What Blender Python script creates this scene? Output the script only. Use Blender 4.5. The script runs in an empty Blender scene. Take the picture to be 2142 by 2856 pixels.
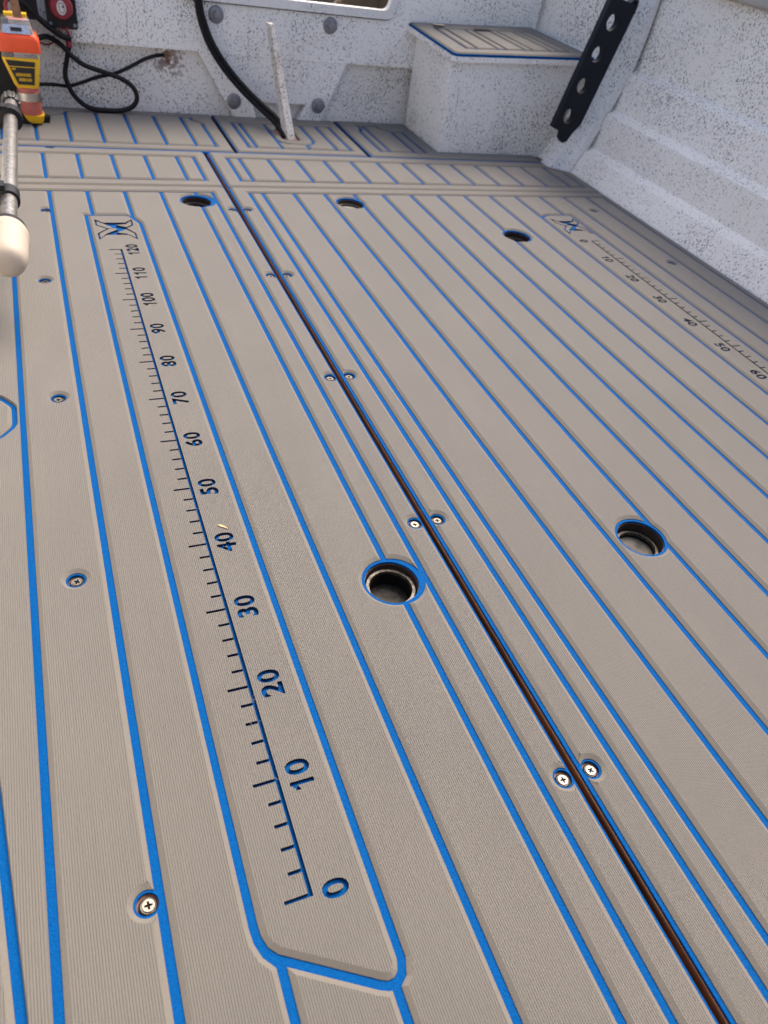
import bpy, bmesh, math, random
from mathutils import Vector, Matrix
from mathutils.geometry import tessellate_polygon

random.seed(7)
R = math.radians
scene = bpy.context.scene
COL = scene.collection

# ------------------------------------------------------------------ camera
cam_d = bpy.data.cameras.new('camera')
cam = bpy.data.objects.new('camera', cam_d)
COL.objects.link(cam)
cam.location = (-0.104989, -0.195328, 0.610926)
cam.rotation_euler = (R(47.98069), R(-8.19066), R(-21.50392))
cam_d.sensor_fit = 'HORIZONTAL'
cam_d.sensor_width = 36.0
cam_d.lens = 36.0 * 2016.45 / 2142.0
cam_d.clip_start = 0.02
cam_d.clip_end = 500
cam_d.dof.use_dof = True
cam_d.dof.focus_distance = 0.82
cam_d.dof.aperture_fstop = 12.0
scene.camera = cam

# ------------------------------------------------------------------ light
SUN_EL, SUN_AZ = 56.0, 52.0          # azimuth clockwise from +Y
world = bpy.data.worlds.new('World')
scene.world = world
world.use_nodes = True
wn = world.node_tree.nodes
wl = world.node_tree.links
sky = wn.new('ShaderNodeTexSky')
sky.sky_type = 'NISHITA'
sky.sun_disc = False
sky.sun_elevation = R(SUN_EL)
sky.sun_rotation = R(SUN_AZ)
sky.air_density = 0.8
sky.dust_density = 6.0
bg = wn['Background']
bg.inputs['Strength'].default_value = 0.13
wl.new(sky.outputs[0], bg.inputs[0])

sun_d = bpy.data.lights.new('sun', 'SUN')
sun_d.energy = 1.45
sun_d.angle = R(36)
sun_d.color = (1.0, 0.85, 0.68)
sun = bpy.data.objects.new('sun', sun_d)
COL.objects.link(sun)
ce = math.cos(R(SUN_EL))
sdir = Vector((math.sin(R(SUN_AZ)) * ce, math.cos(R(SUN_AZ)) * ce, math.sin(R(SUN_EL))))
sun.rotation_euler = sdir.to_track_quat('Z', 'Y').to_euler()
sun.location = (3, 1, 4)

scene.view_settings.view_transform = 'Standard'
scene.view_settings.look = 'None'
scene.view_settings.exposure = 1.2
scene.view_settings.gamma = 1.0
scene.view_settings.use_curve_mapping = False
scene.render.engine = 'CYCLES'
scene.cycles.use_denoising = True
scene.cycles.max_bounces = 5
scene.cycles.use_adaptive_sampling = True
scene.cycles.adaptive_threshold = 0.015
scene.cycles.transparent_max_bounces = 12


# ------------------------------------------------------------------ materials
class NT:
    def __init__(s, name):
        s.m = bpy.data.materials.new(name)
        s.m.use_nodes = True
        s.t = s.m.node_tree
        s.b = s.t.nodes['Principled BSDF']
        s.co = s.n('ShaderNodeTexCoord').outputs['Object']

    def n(s, k, **kw):
        o = s.t.nodes.new(k)
        for a, v in kw.items():
            setattr(o, a, v)
        return o

    def put(s, sock, v):
        if hasattr(v, 'links') or isinstance(v, bpy.types.NodeSocket):
            s.t.links.new(v, sock)
        else:
            sock.default_value = v

    def set(s, **kw):
        for k, v in kw.items():
            s.put(s.b.inputs[k.replace('_', ' ')], v)
        return s

    def noise(s, scale, detail=3, rough=.55, co=None, dist=0.0):
        o = s.n('ShaderNodeTexNoise')
        s.put(o.inputs['Vector'], co or s.co)
        o.inputs['Scale'].default_value = scale
        o.inputs['Detail'].default_value = detail
        o.inputs['Roughness'].default_value = rough
        o.inputs['Distortion'].default_value = dist
        return o.outputs[0]

    def ramp(s, f, a, b, ca=(0, 0, 0, 1), cb=(1, 1, 1, 1)):
        o = s.n('ShaderNodeValToRGB')
        o.color_ramp.elements[0].position = a
        o.color_ramp.elements[1].position = b
        o.color_ramp.elements[0].color = ca
        o.color_ramp.elements[1].color = cb
        s.put(o.inputs[0], f)
        return o.outputs[0]

    def mix(s, f, a, b, mode='MIX'):
        o = s.n('ShaderNodeMix', data_type='RGBA', blend_type=mode)
        s.put(o.inputs[0], f)
        s.put(o.inputs[6], a)
        s.put(o.inputs[7], b)
        return o.outputs[2]

    def math(s, op, a, b=None, c=None):
        o = s.n('ShaderNodeMath', operation=op)
        s.put(o.inputs[0], a)
        if b is not None:
            s.put(o.inputs[1], b)
        if c is not None:
            s.put(o.inputs[2], c)
        return o.outputs[0]

    def mapping(s, scale=(1, 1, 1), rot=(0, 0, 0)):
        o = s.n('ShaderNodeMapping')
        s.put(o.inputs[0], s.co)
        o.inputs['Scale'].default_value = scale
        o.inputs['Rotation'].default_value = rot
        return o.outputs[0]

    def bump(s, h, dist, strength=1.0, normal=None):
        o = s.n('ShaderNodeBump')
        o.inputs['Strength'].default_value = strength
        o.inputs['Distance'].default_value = dist
        s.put(o.inputs['Height'], h)
        if normal is not None:
            s.put(o.inputs['Normal'], normal)
        return o.outputs[0]

    def sep(s):
        o = s.n('ShaderNodeSeparateXYZ')
        s.put(o.inputs[0], s.co)
        return o.outputs


def c4(r, g, b):
    return (r, g, b, 1.0)


M = {}
BEIGE = c4(.147, .138, .124)
# ribbed foam top: brushed ridges about 2 mm apart along the boat
k = NT('foam_ribbed')
x, y, z = k.sep()
wob = k.math('MULTIPLY', k.math('SINE', k.math('MULTIPLY', y, 21.0)), .0003)
ph = k.math('MULTIPLY', k.math('ADD', x, wob), math.pi / .00205)
rib = k.math('POWER', k.math('ABSOLUTE', k.math('SINE', ph)), .55)
streak = k.noise(1.0, 2, .6, co=k.mapping((420, 5, 1)))
hgt = rib
nrm = k.bump(hgt, .00072)
base = k.mix(k.ramp(k.noise(5, 2), .3, .7), BEIGE, c4(.133, .126, .115))
base = k.mix(k.math('MULTIPLY', k.ramp(streak, .35, .75), .28), base, c4(.120, .110, .099))
scuff = k.ramp(k.noise(2.3, 2, .65, co=k.mapping((3, 1, 1))), .56, .72)
base = k.mix(k.math('MULTIPLY', scuff, .18), base, c4(.186, .175, .156))
dirt = k.ramp(k.noise(1.6, 3, .6, co=k.mapping((1.6, 1, 1), (0, 0, .5))), .50, .74)
base = k.mix(k.math('MULTIPLY', dirt, .22), base, c4(.108, .099, .088))
k.set(Base_Color=base, Roughness=.86, Normal=nrm)
k.b.inputs['Specular IOR Level'].default_value = .25
k.b.inputs['Sheen Weight'].default_value = .22
M['foam'] = k.m

k = NT('foam_cut_face')
base = k.mix(k.noise(300, 3), c4(.177, .165, .146), c4(.150, .139, .123))
k.set(Base_Color=base, Roughness=.92, Normal=k.bump(k.noise(900, 2), .0003))
k.b.inputs['Specular IOR Level'].default_value = .15
M['foamside'] = k.m

k = NT('foam_blue')
base = k.mix(k.ramp(k.noise(260, 3, .75), .32, .7), c4(.0, .060, .222), c4(.0, .077, .270))
k.set(Base_Color=base, Roughness=.75, Normal=k.bump(k.noise(500, 2, .7), .0008))
k.b.inputs['Specular IOR Level'].default_value = .06
M['blue'] = k.m

k = NT('foam_navy_cut')
base = k.mix(k.noise(500, 2), c4(.010, .022, .055), c4(.02, .035, .075))
k.set(Base_Color=base, Roughness=.9)
k.b.inputs['Specular IOR Level'].default_value = .1
M['navy'] = k.m


def paint(name, col, dens=.5, spk=c4(.035, .034, .042), warm=.25, rust=0.0, stain=None):
    k = NT(name)
    # flecks of dark paint: threshold of stretched fine noise, gathered by a broad density noise
    big = k.math('ADD', k.math('MULTIPLY', k.noise(5, 2, .6), .9), k.math('MULTIPLY', k.noise(23, 1), .25))
    d1 = k.noise(310, 2, .62, co=k.mapping((1, 1, .55), (.4, .3, .7)), dist=.4)
    th = k.math('SUBTRACT', .785 - .08 * dens, k.math('MULTIPLY', big, .27))
    f1 = k.math('SMOOTH_MIN', k.math('MAXIMUM', k.math('MULTIPLY', k.math('SUBTRACT', d1, th), 26), 0), 1.0, .1)
    d2 = k.noise(110, 2, .55, co=k.mapping((1, .7, 1), (1.1, .2, .5)), dist=.6)
    f2 = k.math('MINIMUM', k.math('MAXIMUM', k.math('MULTIPLY', k.math('SUBTRACT', d2, .722), 30), 0), .92)
    d3 = k.noise(720, 1, .5)
    f3 = k.math('MULTIPLY', k.math('MINIMUM', k.math('MAXIMUM', k.math('MULTIPLY', k.math('SUBTRACT', d3, .57), 10), 0), 1), .42 * dens)
    f = k.math('MAXIMUM', k.math('MAXIMUM', k.math('MULTIPLY', f1, .85), f2), f3)
    grime = k.ramp(k.noise(3.2, 4, .62), .42, .78)
    scr = k.ramp(k.noise(1, 2, .5, co=k.mapping((160, 160, 9), (.5, .9, .2))), .735, .76)
    f = k.math('MAXIMUM', f, k.math('MULTIPLY', scr, .55))
    base = k.mix(k.math('MULTIPLY', grime, warm), col, c4(.52, .44, .34))
    if rust:
        st = k.noise(1, 4, .6, co=k.mapping((38, 38, 3.0)))
        rs = k.math('MULTIPLY', k.ramp(st, .60, .78), rust)
        base = k.mix(rs, base, c4(.26, .15, .09))
    if stain:
        d = k.n('ShaderNodeVectorMath', operation='DISTANCE')
        k.put(d.inputs[0], k.mapping((1, .2, 1)))
        d.inputs[1].default_value = (stain[0], 0, stain[1])
        fall = k.ramp(d.outputs['Value'], .004, stain[2], c4(1, 1, 1), c4(0, 0, 0))
        blot = k.ramp(k.math('ADD', k.noise(95, 3, .65), k.math('MULTIPLY', fall, .34)), .66, .78)
        base = k.mix(k.math('MULTIPLY', k.math('MULTIPLY', blot, fall), 1.0), base, c4(.16, .075, .045))
    base = k.mix(f, base, spk)
    h = k.math('ADD', k.math('MULTIPLY', k.noise(140, 3), .6), k.math('MULTIPLY', k.noise(40, 2), 1.2))
    k.set(Base_Color=base, Roughness=k.ramp(k.noise(30, 3), .2, .9, c4(.45, .45, .45), c4(.7, .7, .7)), Normal=k.bump(h, .0006))
    k.b.inputs['Specular IOR Level'].default_value = .4
    return k.m


M['paint'] = paint('speckled_white_paint', c4(.87, .85, .81), .5, rust=.2)
M['paint_side'] = paint('speckled_hull_paint', c4(.89, .86, .805), .6)
M['paint_dirty'] = paint('speckled_stained_paint', c4(.87, .845, .80), .45, warm=.3, rust=.2, stain=(-.285, .125, .085))
M['paint_post'] = paint('worn_white_post_paint', c4(.66, .63, .58), .8, warm=.6, rust=.5)
M['paint_frame'] = paint('frame_white_paint', c4(.80, .80, .79), .3, warm=.2)
M['paint_plain'] = paint('plain_white_paint', c4(.74, .73, .71), .05, warm=.3, rust=.15)


def simple(name, col, rough=.5, metal=0.0, spec=.5, var=.12, vs=60, bump=0.0, bs=300, coat=0.0):
    k = NT(name)
    dark = c4(col[0] * (1 - var * 2), col[1] * (1 - var * 2), col[2] * (1 - var * 2))
    base = k.mix(k.ramp(k.noise(vs, 4, .6), .3, .7), c4(*col[:3]), dark)
    k.set(Base_Color=base, Roughness=rough, Metallic=metal)
    k.b.inputs['Specular IOR Level'].default_value = spec
    k.b.inputs['Coat Weight'].default_value = coat
    if bump:
        k.set(Normal=k.bump(k.noise(bs, 3), bump))
    return k.m


M['steel'] = simple('screw_steel', (.24, .225, .20), .42, 1.0, var=.25, vs=500)
M['steel_dark'] = simple('worn_pipe_metal', (.20, .18, .16), .55, 1.0, var=.4, vs=260, bump=.0004)
M['galv'] = simple('dull_bolt_metal', (.30, .30, .32), .55, .55, var=.15, vs=80, bump=.0005, bs=120)
M['black'] = simple('black_plastic', (.007, .007, .009), .45, 0, .35, bump=.0002)
M['navyblack'] = simple('rack_black_plastic', (.006, .008, .015), .55, 0, .25)
M['rubber'] = simple('cable_rubber', (.008, .008, .010), .6, 0, .25, bump=.0004, bs=200)
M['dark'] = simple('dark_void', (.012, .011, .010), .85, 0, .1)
M['red'] = simple('red_dial_plastic', (.28, .022, .035), .45, 0, .5)
M['redtube'] = simple('red_heat_shrink', (.25, .02, .04), .5, 0, .5)
M['orange'] = simple('orange_plastic', (.80, .085, .018), .42, 0, .5, var=.05)
M['yellow'] = simple('yellow_plastic', (.78, .46, .012), .42, 0, .5, var=.05)
M['pink'] = simple('faded_red_hose', (.48, .13, .10), .55, 0, .4, var=.1)
M['labelblack'] = simple('printed_black', (.014, .013, .012), .5)
M['white'] = simple('white_plastic', (.72, .70, .66), .45)
M['lens'] = simple('frosted_lens', (.46, .39, .315), .55, 0, .4, var=.05, vs=30)
M['copper'] = simple('brown_strap', (.30, .15, .08), .5, 0, .4, var=.25, vs=90)
M['band'] = simple('hose_band_steel', (.62, .58, .52), .3, 1.0, var=.15, vs=60)
M['alloy'] = simple('scratched_alloy_tube', (.42, .40, .37), .4, .9, var=.3, vs=140, bump=.0003)
M['greyplast'] = simple('grey_knob_plastic', (.030, .028, .026), .5)
M['well'] = simple('well_beige', (.30, .24, .17), .8, 0, .2, vs=12)
M['wellgrey'] = simple('well_grey', (.16, .15, .15), .8, 0, .2)
M['gunwale'] = simple('gunwale_shade_grey', (.42, .39, .35), .6, 0, .3, vs=20)  # darkened grey carries the shade at the top corner in its colour
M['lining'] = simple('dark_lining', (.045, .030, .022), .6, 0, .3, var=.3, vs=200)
M['gasket'] = simple('gasket_and_gap_shade', (.06, .058, .055), .8, 0, .2)
M['chip'] = simple('wood_chip', (.72, .52, .28), .8, 0, .2, var=.2, vs=400)
M['concrete'] = simple('concrete', (.30, .29, .27), .9, 0, .2, vs=2)
M['outerhull'] = simple('outer_hull_paint', (.5, .5, .5), .5)
k = NT('display_silver')
k.set(Base_Color=k.mix(k.ramp(k.noise(700, 2), .4, .6), c4(.8, .8, .82), c4(.35, .35, .38)), Roughness=.25, Metallic=.7)
M['silver'] = k.m
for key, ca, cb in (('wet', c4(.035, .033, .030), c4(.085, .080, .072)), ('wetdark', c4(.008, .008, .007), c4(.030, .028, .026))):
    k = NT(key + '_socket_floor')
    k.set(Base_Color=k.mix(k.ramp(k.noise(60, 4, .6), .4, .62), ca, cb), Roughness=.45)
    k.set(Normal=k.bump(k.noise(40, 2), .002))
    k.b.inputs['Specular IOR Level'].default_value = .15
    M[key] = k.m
k = NT('brown_plywood')
st = k.noise(1, 5, .65, co=k.mapping((260, 9, 60)))
k.set(Base_Color=k.mix(k.ramp(st, .36, .66), c4(.050, .019, .008), c4(.23, .092, .036)), Roughness=.55)
M['brown'] = k.m
k = NT('orange_plywood_edge')
st = k.noise(1, 4, .6, co=k.mapping((200, 12, 200)))
k.set(Base_Color=k.mix(k.ramp(st, .3, .7), c4(.20, .075, .025), c4(.42, .19, .075)), Roughness=.5)
M['edge'] = k.m
k = NT('clear_plastic')
k.set(Base_Color=c4(.86, .84, .80), Roughness=.08, IOR=1.46)
k.b.inputs['Transmission Weight'].default_value = .82
M['clear'] = k.m


# ------------------------------------------------------------------ mesh helpers
class MB:
    def __init__(s):
        s.v, s.f, s.mi = [], [], []

    def add(s, vs, fs, mi=0):
        o = len(s.v)
        s.v += [tuple(p) for p in vs]
        s.f += [tuple(i + o for i in f) for f in fs]
        s.mi += [mi] * len(fs)

    def box(s, a, b, mi=0):
        (x0, y0, z0), (x1, y1, z1) = a, b
        s.add([(x0, y0, z0), (x1, y0, z0), (x1, y1, z0), (x0, y1, z0), (x0, y0, z1), (x1, y0, z1), (x1, y1, z1), (x0, y1, z1)],
              [(3, 2, 1, 0), (4, 5, 6, 7), (0, 1, 5, 4), (1, 2, 6, 5), (2, 3, 7, 6), (3, 0, 4, 7)], mi)

    def loops(s, rings, mi=0, cap0=False, cap1=False, closed=True):
        o = len(s.v)
        n = len(rings[0])
        for r in rings:
            s.v += [tuple(p) for p in r]
        for a in range(len(rings) - 1):
            for i in range(n if closed else n - 1):
                j = (i + 1) % n
                s.f.append((o + a * n + i, o + a * n + j, o + (a + 1) * n + j, o + (a + 1) * n + i))
                s.mi.append(mi)
        if cap0:
            s.f.append(tuple(o + i for i in reversed(range(n))))
            s.mi.append(mi)
        if cap1:
            s.f.append(tuple(o + (len(rings) - 1) * n + i for i in range(n)))
            s.mi.append(mi)

    def lathe(s, prof, centre, axis=(0, 0, 1), seg=28, mi=0, cap0=True, cap1=True):
        """prof: list of (radius, height along axis)"""
        ax = Vector(axis).normalized()
        u = ax.orthogonal().normalized()
        w = ax.cross(u)
        c = Vector(centre)
        rings = []
        for r, h in prof:
            rings.append([c + ax * h + (u * math.cos(t) + w * math.sin(t)) * r for t in [2 * math.pi * i / seg for i in range(seg)]])
        s.loops(rings, mi, cap0, cap1)

    def tube(s, pts, r, seg=10, mi=0, smooth=5):
        P = catmull(pts, smooth)
        rings = []
        t0 = (P[1] - P[0]).normalized()
        u = t0.orthogonal().normalized()
        for i, p in enumerate(P):
            t = (P[min(i + 1, len(P) - 1)] - P[max(i - 1, 0)]).normalized()
            u = (u - t * u.dot(t)).normalized()
            w = t.cross(u)
            rings.append([p + (u * math.cos(a) + w * math.sin(a)) * r for a in [2 * math.pi * q / seg for q in range(seg)]])
        s.loops(rings, mi, True, True)

    def prism(s, poly, fn, d0, d1, mi=0, mside=None, holes=()):
        """poly (2-D, any order) extruded between depths d0 and d1; fn(u,v,d)->xyz"""
        ms = mi if mside is None else mside
        loops = [poly] + list(holes)
        flat = [p for l in loops for p in l]
        tris = tessellate_polygon([[Vector((p[0], p[1], 0)) for p in l] for l in loops])
        s.add([fn(p[0], p[1], d0) for p in flat], tris, mi)
        s.add([fn(p[0], p[1], d1) for p in flat], [tuple(reversed(t)) for t in tris], mi)
        for l in loops:
            s.loops([[fn(p[0], p[1], d0) for p in l], [fn(p[0], p[1], d1) for p in l]], ms)

    def build(s, name, mats, parent=None, org=(0, 0, 0), smooth=None, fix=True):
        me = bpy.data.meshes.new(name)
        ox, oy, oz = org
        me.from_pydata([(a - ox, b - oy, c - oz) for a, b, c in s.v], [], s.f)
        if not isinstance(mats, (list, tuple)):
            mats = [mats]
        for m in mats:
            me.materials.append(m)
        me.polygons.foreach_set('material_index', s.mi)
        if fix:
            bm = bmesh.new()
            bm.from_mesh(me)
            bmesh.ops.remove_doubles(bm, verts=bm.verts, dist=1e-6)
            bmesh.ops.recalc_face_normals(bm, faces=bm.faces)
            bm.to_mesh(me)
            bm.free()
        if smooth is not None:
            me.polygons.foreach_set('use_smooth', [True] * len(me.polygons))
            me.set_sharp_from_angle(angle=R(smooth))
        me.update()
        o = bpy.data.objects.new(name, me)
        COL.objects.link(o)
        if parent is not None:
            o.parent = parent
        else:
            o.location = org
        return o


def catmull(pts, n):
    P = [Vector(p) for p in pts]
    if n <= 1 or len(P) < 3:
        return P
    out = []
    for i in range(len(P) - 1):
        a = P[i - 1] if i else P[0] * 2 - P[1]
        b, c = P[i], P[i + 1]
        d = P[i + 2] if i + 2 < len(P) else c * 2 - b
        for q in range(n):
            t = q / n
            out.append(.5 * ((2 * b) + (c - a) * t + (2 * a - 5 * b + 4 * c - d) * t * t + (3 * b - a - 3 * c + d) * t ** 3))
    out.append(P[-1])
    return out


def tag(o, label=None, cat=None, group=None, kind=None):
    if label:
        o['label'] = label
    if cat:
        o['category'] = cat
    if group:
        o['group'] = group
    if kind:
        o['kind'] = kind
    return o


def thing(name, loc, label, cat, group=None):
    o = bpy.data.objects.new(name, None)
    o.empty_display_size = .05
    COL.objects.link(o)
    o.location = loc
    return tag(o, label, cat, group)


# ------------------------------------------------------------------ 2-D polygon helpers
def area(p):
    return .5 * sum(p[i - 1][0] * p[i][1] - p[i][0] * p[i - 1][1] for i in range(len(p)))


def ccw(p):
    return list(p) if area(p) > 0 else list(reversed(p))


def rect(x0, x1, y0, y1):
    return [(x0, y0), (x1, y0), (x1, y1), (x0, y1)]


def circle(cx, cy, r, n=40):
    return [(cx + r * math.cos(2 * math.pi * i / n), cy + r * math.sin(2 * math.pi * i / n)) for i in range(n)]


def offset(p, d):
    """miter offset, d>0 moves inside a ccw polygon"""
    n = len(p)
    out = []
    for i in range(n):
        a, b, c = p[i - 1], p[i], p[(i + 1) % n]
        e1 = Vector((b[0] - a[0], b[1] - a[1]))
        e2 = Vector((c[0] - b[0], c[1] - b[1]))
        if e1.length < 1e-9 or e2.length < 1e-9:
            e1 = e1 if e1.length > e2.length else e2
            e2 = e1
        e1.normalize()
        e2.normalize()
        n1 = Vector((-e1.y, e1.x))
        n2 = Vector((-e2.y, e2.x))
        m = n1 + n2
        if m.length < 1e-6:
            m = n1
        m.normalize()
        q = max(m.dot(n1), .28)
        out.append((b[0] + m.x * d / q, b[1] + m.y * d / q))
    return out


def segdist(p, a, b):
    ax, ay = a
    bx, by = b
    dx, dy = bx - ax, by - ay
    L = dx * dx + dy * dy
    t = 0 if L == 0 else max(0, min(1, ((p[0] - ax) * dx + (p[1] - ay) * dy) / L))
    return math.hypot(p[0] - ax - t * dx, p[1] - ay - t * dy)


def inside(p, poly):
    c = False
    for i in range(len(poly)):
        a, b = poly[i - 1], poly[i]
        if (a[1] > p[1]) != (b[1] > p[1]) and p[0] < (b[0] - a[0]) * (p[1] - a[1]) / (b[1] - a[1]) + a[0]:
            c = not c
    return c


def fillet(p, radii, n=6):
    """round the given corner indices {i: r}"""
    out = []
    N = len(p)
    for i in range(N):
        r = radii.get(i, 0) if isinstance(radii, dict) else radii
        if not r:
            out.append(p[i])
            continue
        a, b, c = Vector(p[i - 1]), Vector(p[i]), Vector(p[(i + 1) % N])
        u, w = (a - b).normalized(), (c - b).normalized()
        th = u.angle(w)
        t = min(r / math.tan(th / 2), (a - b).length * .48, (c - b).length * .48)
        s, e = b + u * t, b + w * t
        for q in range(n + 1):
            f = q / n
            out.append(tuple((s * (1 - f) ** 2 + b * 2 * f * (1 - f) + e * f * f)))
    return out


def minus_circle(poly, cx, cy, r):
    """ccw polygon minus a disc -> (list of polygons, list of interior holes)"""
    n = len(poly)
    ins = [math.hypot(x - cx, y - cy) < r for x, y in poly]
    seq = []        # (kind, point): 'v' outside vertex, 'in' entry, 'out' exit
    for i in range(n):
        a, b = poly[i], poly[(i + 1) % n]
        if not ins[i]:
            seq.append(('v', a))
        dx, dy = b[0] - a[0], b[1] - a[1]
        A = dx * dx + dy * dy
        if A < 1e-16:
            continue
        B = 2 * (dx * (a[0] - cx) + dy * (a[1] - cy))
        Cq = (a[0] - cx) ** 2 + (a[1] - cy) ** 2 - r * r
        D = B * B - 4 * A * Cq
        if D <= 0:
            continue
        for sgn, kind in ((-1, 'in'), (1, 'out')):
            t = (-B + sgn * math.sqrt(D)) / (2 * A)
            if 0 <= t < 1:
                seq.append((kind, (a[0] + t * dx, a[1] + t * dy)))
    if not any(k != 'v' for k, _ in seq):
        if not seq:
            return [], []
        if inside((cx, cy), poly):
            return [poly], [circle(cx, cy, r, 36)]
        return [poly], []
    i0 = next(i for i, s in enumerate(seq) if s[0] == 'out')
    seq = seq[i0:] + seq[:i0]
    chains = []
    for kd, p in seq:
        if kd == 'out':
            chains.append([p])
        elif chains:
            chains[-1].append(p)
    ang = lambda p: math.atan2(p[1] - cy, p[0] - cx)
    # densify the ends next to the disc
    dense = []
    for ch in chains:
        q = []
        for i, p in enumerate(ch):
            q.append(p)
            if i + 1 < len(ch):
                b = ch[i + 1]
                L = math.hypot(b[0] - p[0], b[1] - p[1])
                ts = set()
                for s in range(1, 16):
                    d = s * .0012
                    if i == 0 and d < L * .49:
                        ts.add(d / L)
                    if i + 2 == len(ch) and d < L * .49:
                        ts.add(1 - d / L)
                for t in sorted(ts):
                    q.append((p[0] + (b[0] - p[0]) * t, p[1] + (b[1] - p[1]) * t))
        dense.append(q)
    starts = [ang(c[0]) for c in dense]
    used = [False] * len(dense)
    res = []
    for s in range(len(dense)):
        if used[s]:
            continue
        cur, poly_out = s, []
        while not used[cur]:
            used[cur] = True
            poly_out += dense[cur]
            a = ang(dense[cur][-1])
            best, bd = None, 9
            for j, st in enumerate(starts):
                d = (a - st) % (2 * math.pi)
                if d < bd:
                    best, bd = j, d
            m = max(2, int(bd * r / .0018))
            for q in range(1, m):
                t = a - bd * q / m
                poly_out.append((cx + r * math.cos(t), cy + r * math.sin(t)))
            cur = best
        if abs(area(poly_out)) > 2e-5:
            res.append(poly_out)
    return res, []


# ------------------------------------------------------------------ foam pads
G2 = .0037            # half width of the blue groove floor
WALL, HT, CH = .0010, .0040, .0043
ident = lambda x, y, h: (x, y, h)


def bevel_loop(mb, lp, d, z0, z1, xf, mi):
    """bevel strip from loop lp at z0 to its offset at z1; returns the surviving top loop"""
    top = offset(lp, d)
    if len(lp) > 5:
        ok = [min(segdist(t, lp[j], lp[(j + 1) % len(lp)]) for j in range(len(lp))) > abs(d) * .93 for t in top]
        if sum(ok) >= 3:
            idx = [i for i in range(len(top)) if ok[i]]
        else:
            idx = list(range(len(top)))
    else:
        idx = list(range(len(top)))
    red = [top[i] for i in idx]
    # map each bottom vertex to the nearest kept index, monotone
    n = len(lp)
    mp = []
    for i in range(n):
        mp.append(min(range(len(idx)), key=lambda q: min((idx[q] - i) % n, (i - idx[q]) % n)))
    o = len(mb.v)
    mb.v += [xf(p[0], p[1], z0) for p in lp] + [xf(p[0], p[1], z1) for p in red]
    for i in range(n):
        j = (i + 1) % n
        a, b = o + n + mp[i], o + n + mp[j]
        f = (o + i, o + j, b, a) if a != b else (o + i, o + j, a)
        mb.f.append(f)
        mb.mi.append(mi)
    return red


def pad(name, parent, org, bottoms, inner=(), cuts=(), islands=(), xf=ident, ch=CH):
    """one raised foam piece. bottoms: ccw outline at the groove floor; inner: bevelled holes;
    cuts: vertical engraved outlines; islands: tops left standing inside cuts"""
    mb = MB()
    for lp in [bottoms]:
        lp = ccw(lp)
        mb.loops([[xf(p[0], p[1], -.0004) for p in lp], [xf(p[0], p[1], WALL) for p in lp]], 1)
        top = bevel_loop(mb, lp, ch, WALL, HT, xf, 1)
        holes = []
        for h in inner:
            h = list(reversed(ccw(h)))
            mb.loops([[xf(p[0], p[1], -.0004) for p in h], [xf(p[0], p[1], WALL) for p in h]], 1)
            holes.append(bevel_loop(mb, h, ch, WALL, HT, xf, 1))
        for c in cuts:
            mb.loops([[xf(p[0], p[1], -.0006) for p in c], [xf(p[0], p[1], HT) for p in c]], 2)
            holes.append(c)
        for c in islands:
            mb.loops([[xf(p[0], p[1], -.0006) for p in c], [xf(p[0], p[1], HT) for p in c]], 2)
        polys = [[top] + holes] + [[c] for c in islands]
        for pl in polys:
            flat = [p for l in pl for p in l]
            tris = tessellate_polygon([[Vector((p[0], p[1], 0)) for p in l] for l in pl])
            out = []
            for t in tris:
                a, b, c = (flat[q] for q in t)
                if (b[0] - a[0]) * (c[1] - a[1]) - (b[1] - a[1]) * (c[0] - a[0]) < 0:
                    t = (t[0], t[2], t[1])
                out.append(t)
            mb.add([xf(p[0], p[1], HT) for p in flat], out, 0)
    return mb.build(name, [M['foam'], M['foamside'], M['navy']], parent, org, fix=False)


def planks(parent, org, centre_polys, circles=(), xf=ident, name='plank', g=G2, cuts=(), islands=(), ch=CH):
    for cp in centre_polys:
        todo = [(offset(ccw(cp), g), [])]
        for (cx, cy, r) in circles:
            nxt = []
            for poly, hs in todo:
                xs = [p[0] for p in poly]
                ys = [p[1] for p in poly]
                if cx + r < min(xs) or cx - r > max(xs) or cy + r < min(ys) or cy - r > max(ys):
                    nxt.append((poly, hs))
                    continue
                ps, h = minus_circle(poly, cx, cy, r)
                for q in ps:
                    nxt.append((q, hs + h if len(ps) == 1 else hs))
            todo = nxt
        for poly, hs in todo:
            pad(name, parent, org, poly, hs, cuts, islands, xf, ch)


def base_layer(parent, org, outer, circles, xf=ident, z0=-.003, z1=0.0, extra=()):
    todo, holes = [ccw(outer)], []
    for (cx, cy, r) in circles:
        nxt = []
        for poly in todo:
            ps, h = minus_circle(poly, cx, cy, r)
            nxt += ps
            holes += h
        todo = nxt
    mb = MB()
    for q, poly in enumerate(todo):
        mb.prism(poly, xf, z0, z1, 0, holes=(holes + list(extra)) if q == 0 else ())
    return mb.build('blue_base', M['blue'], parent, org)


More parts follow.
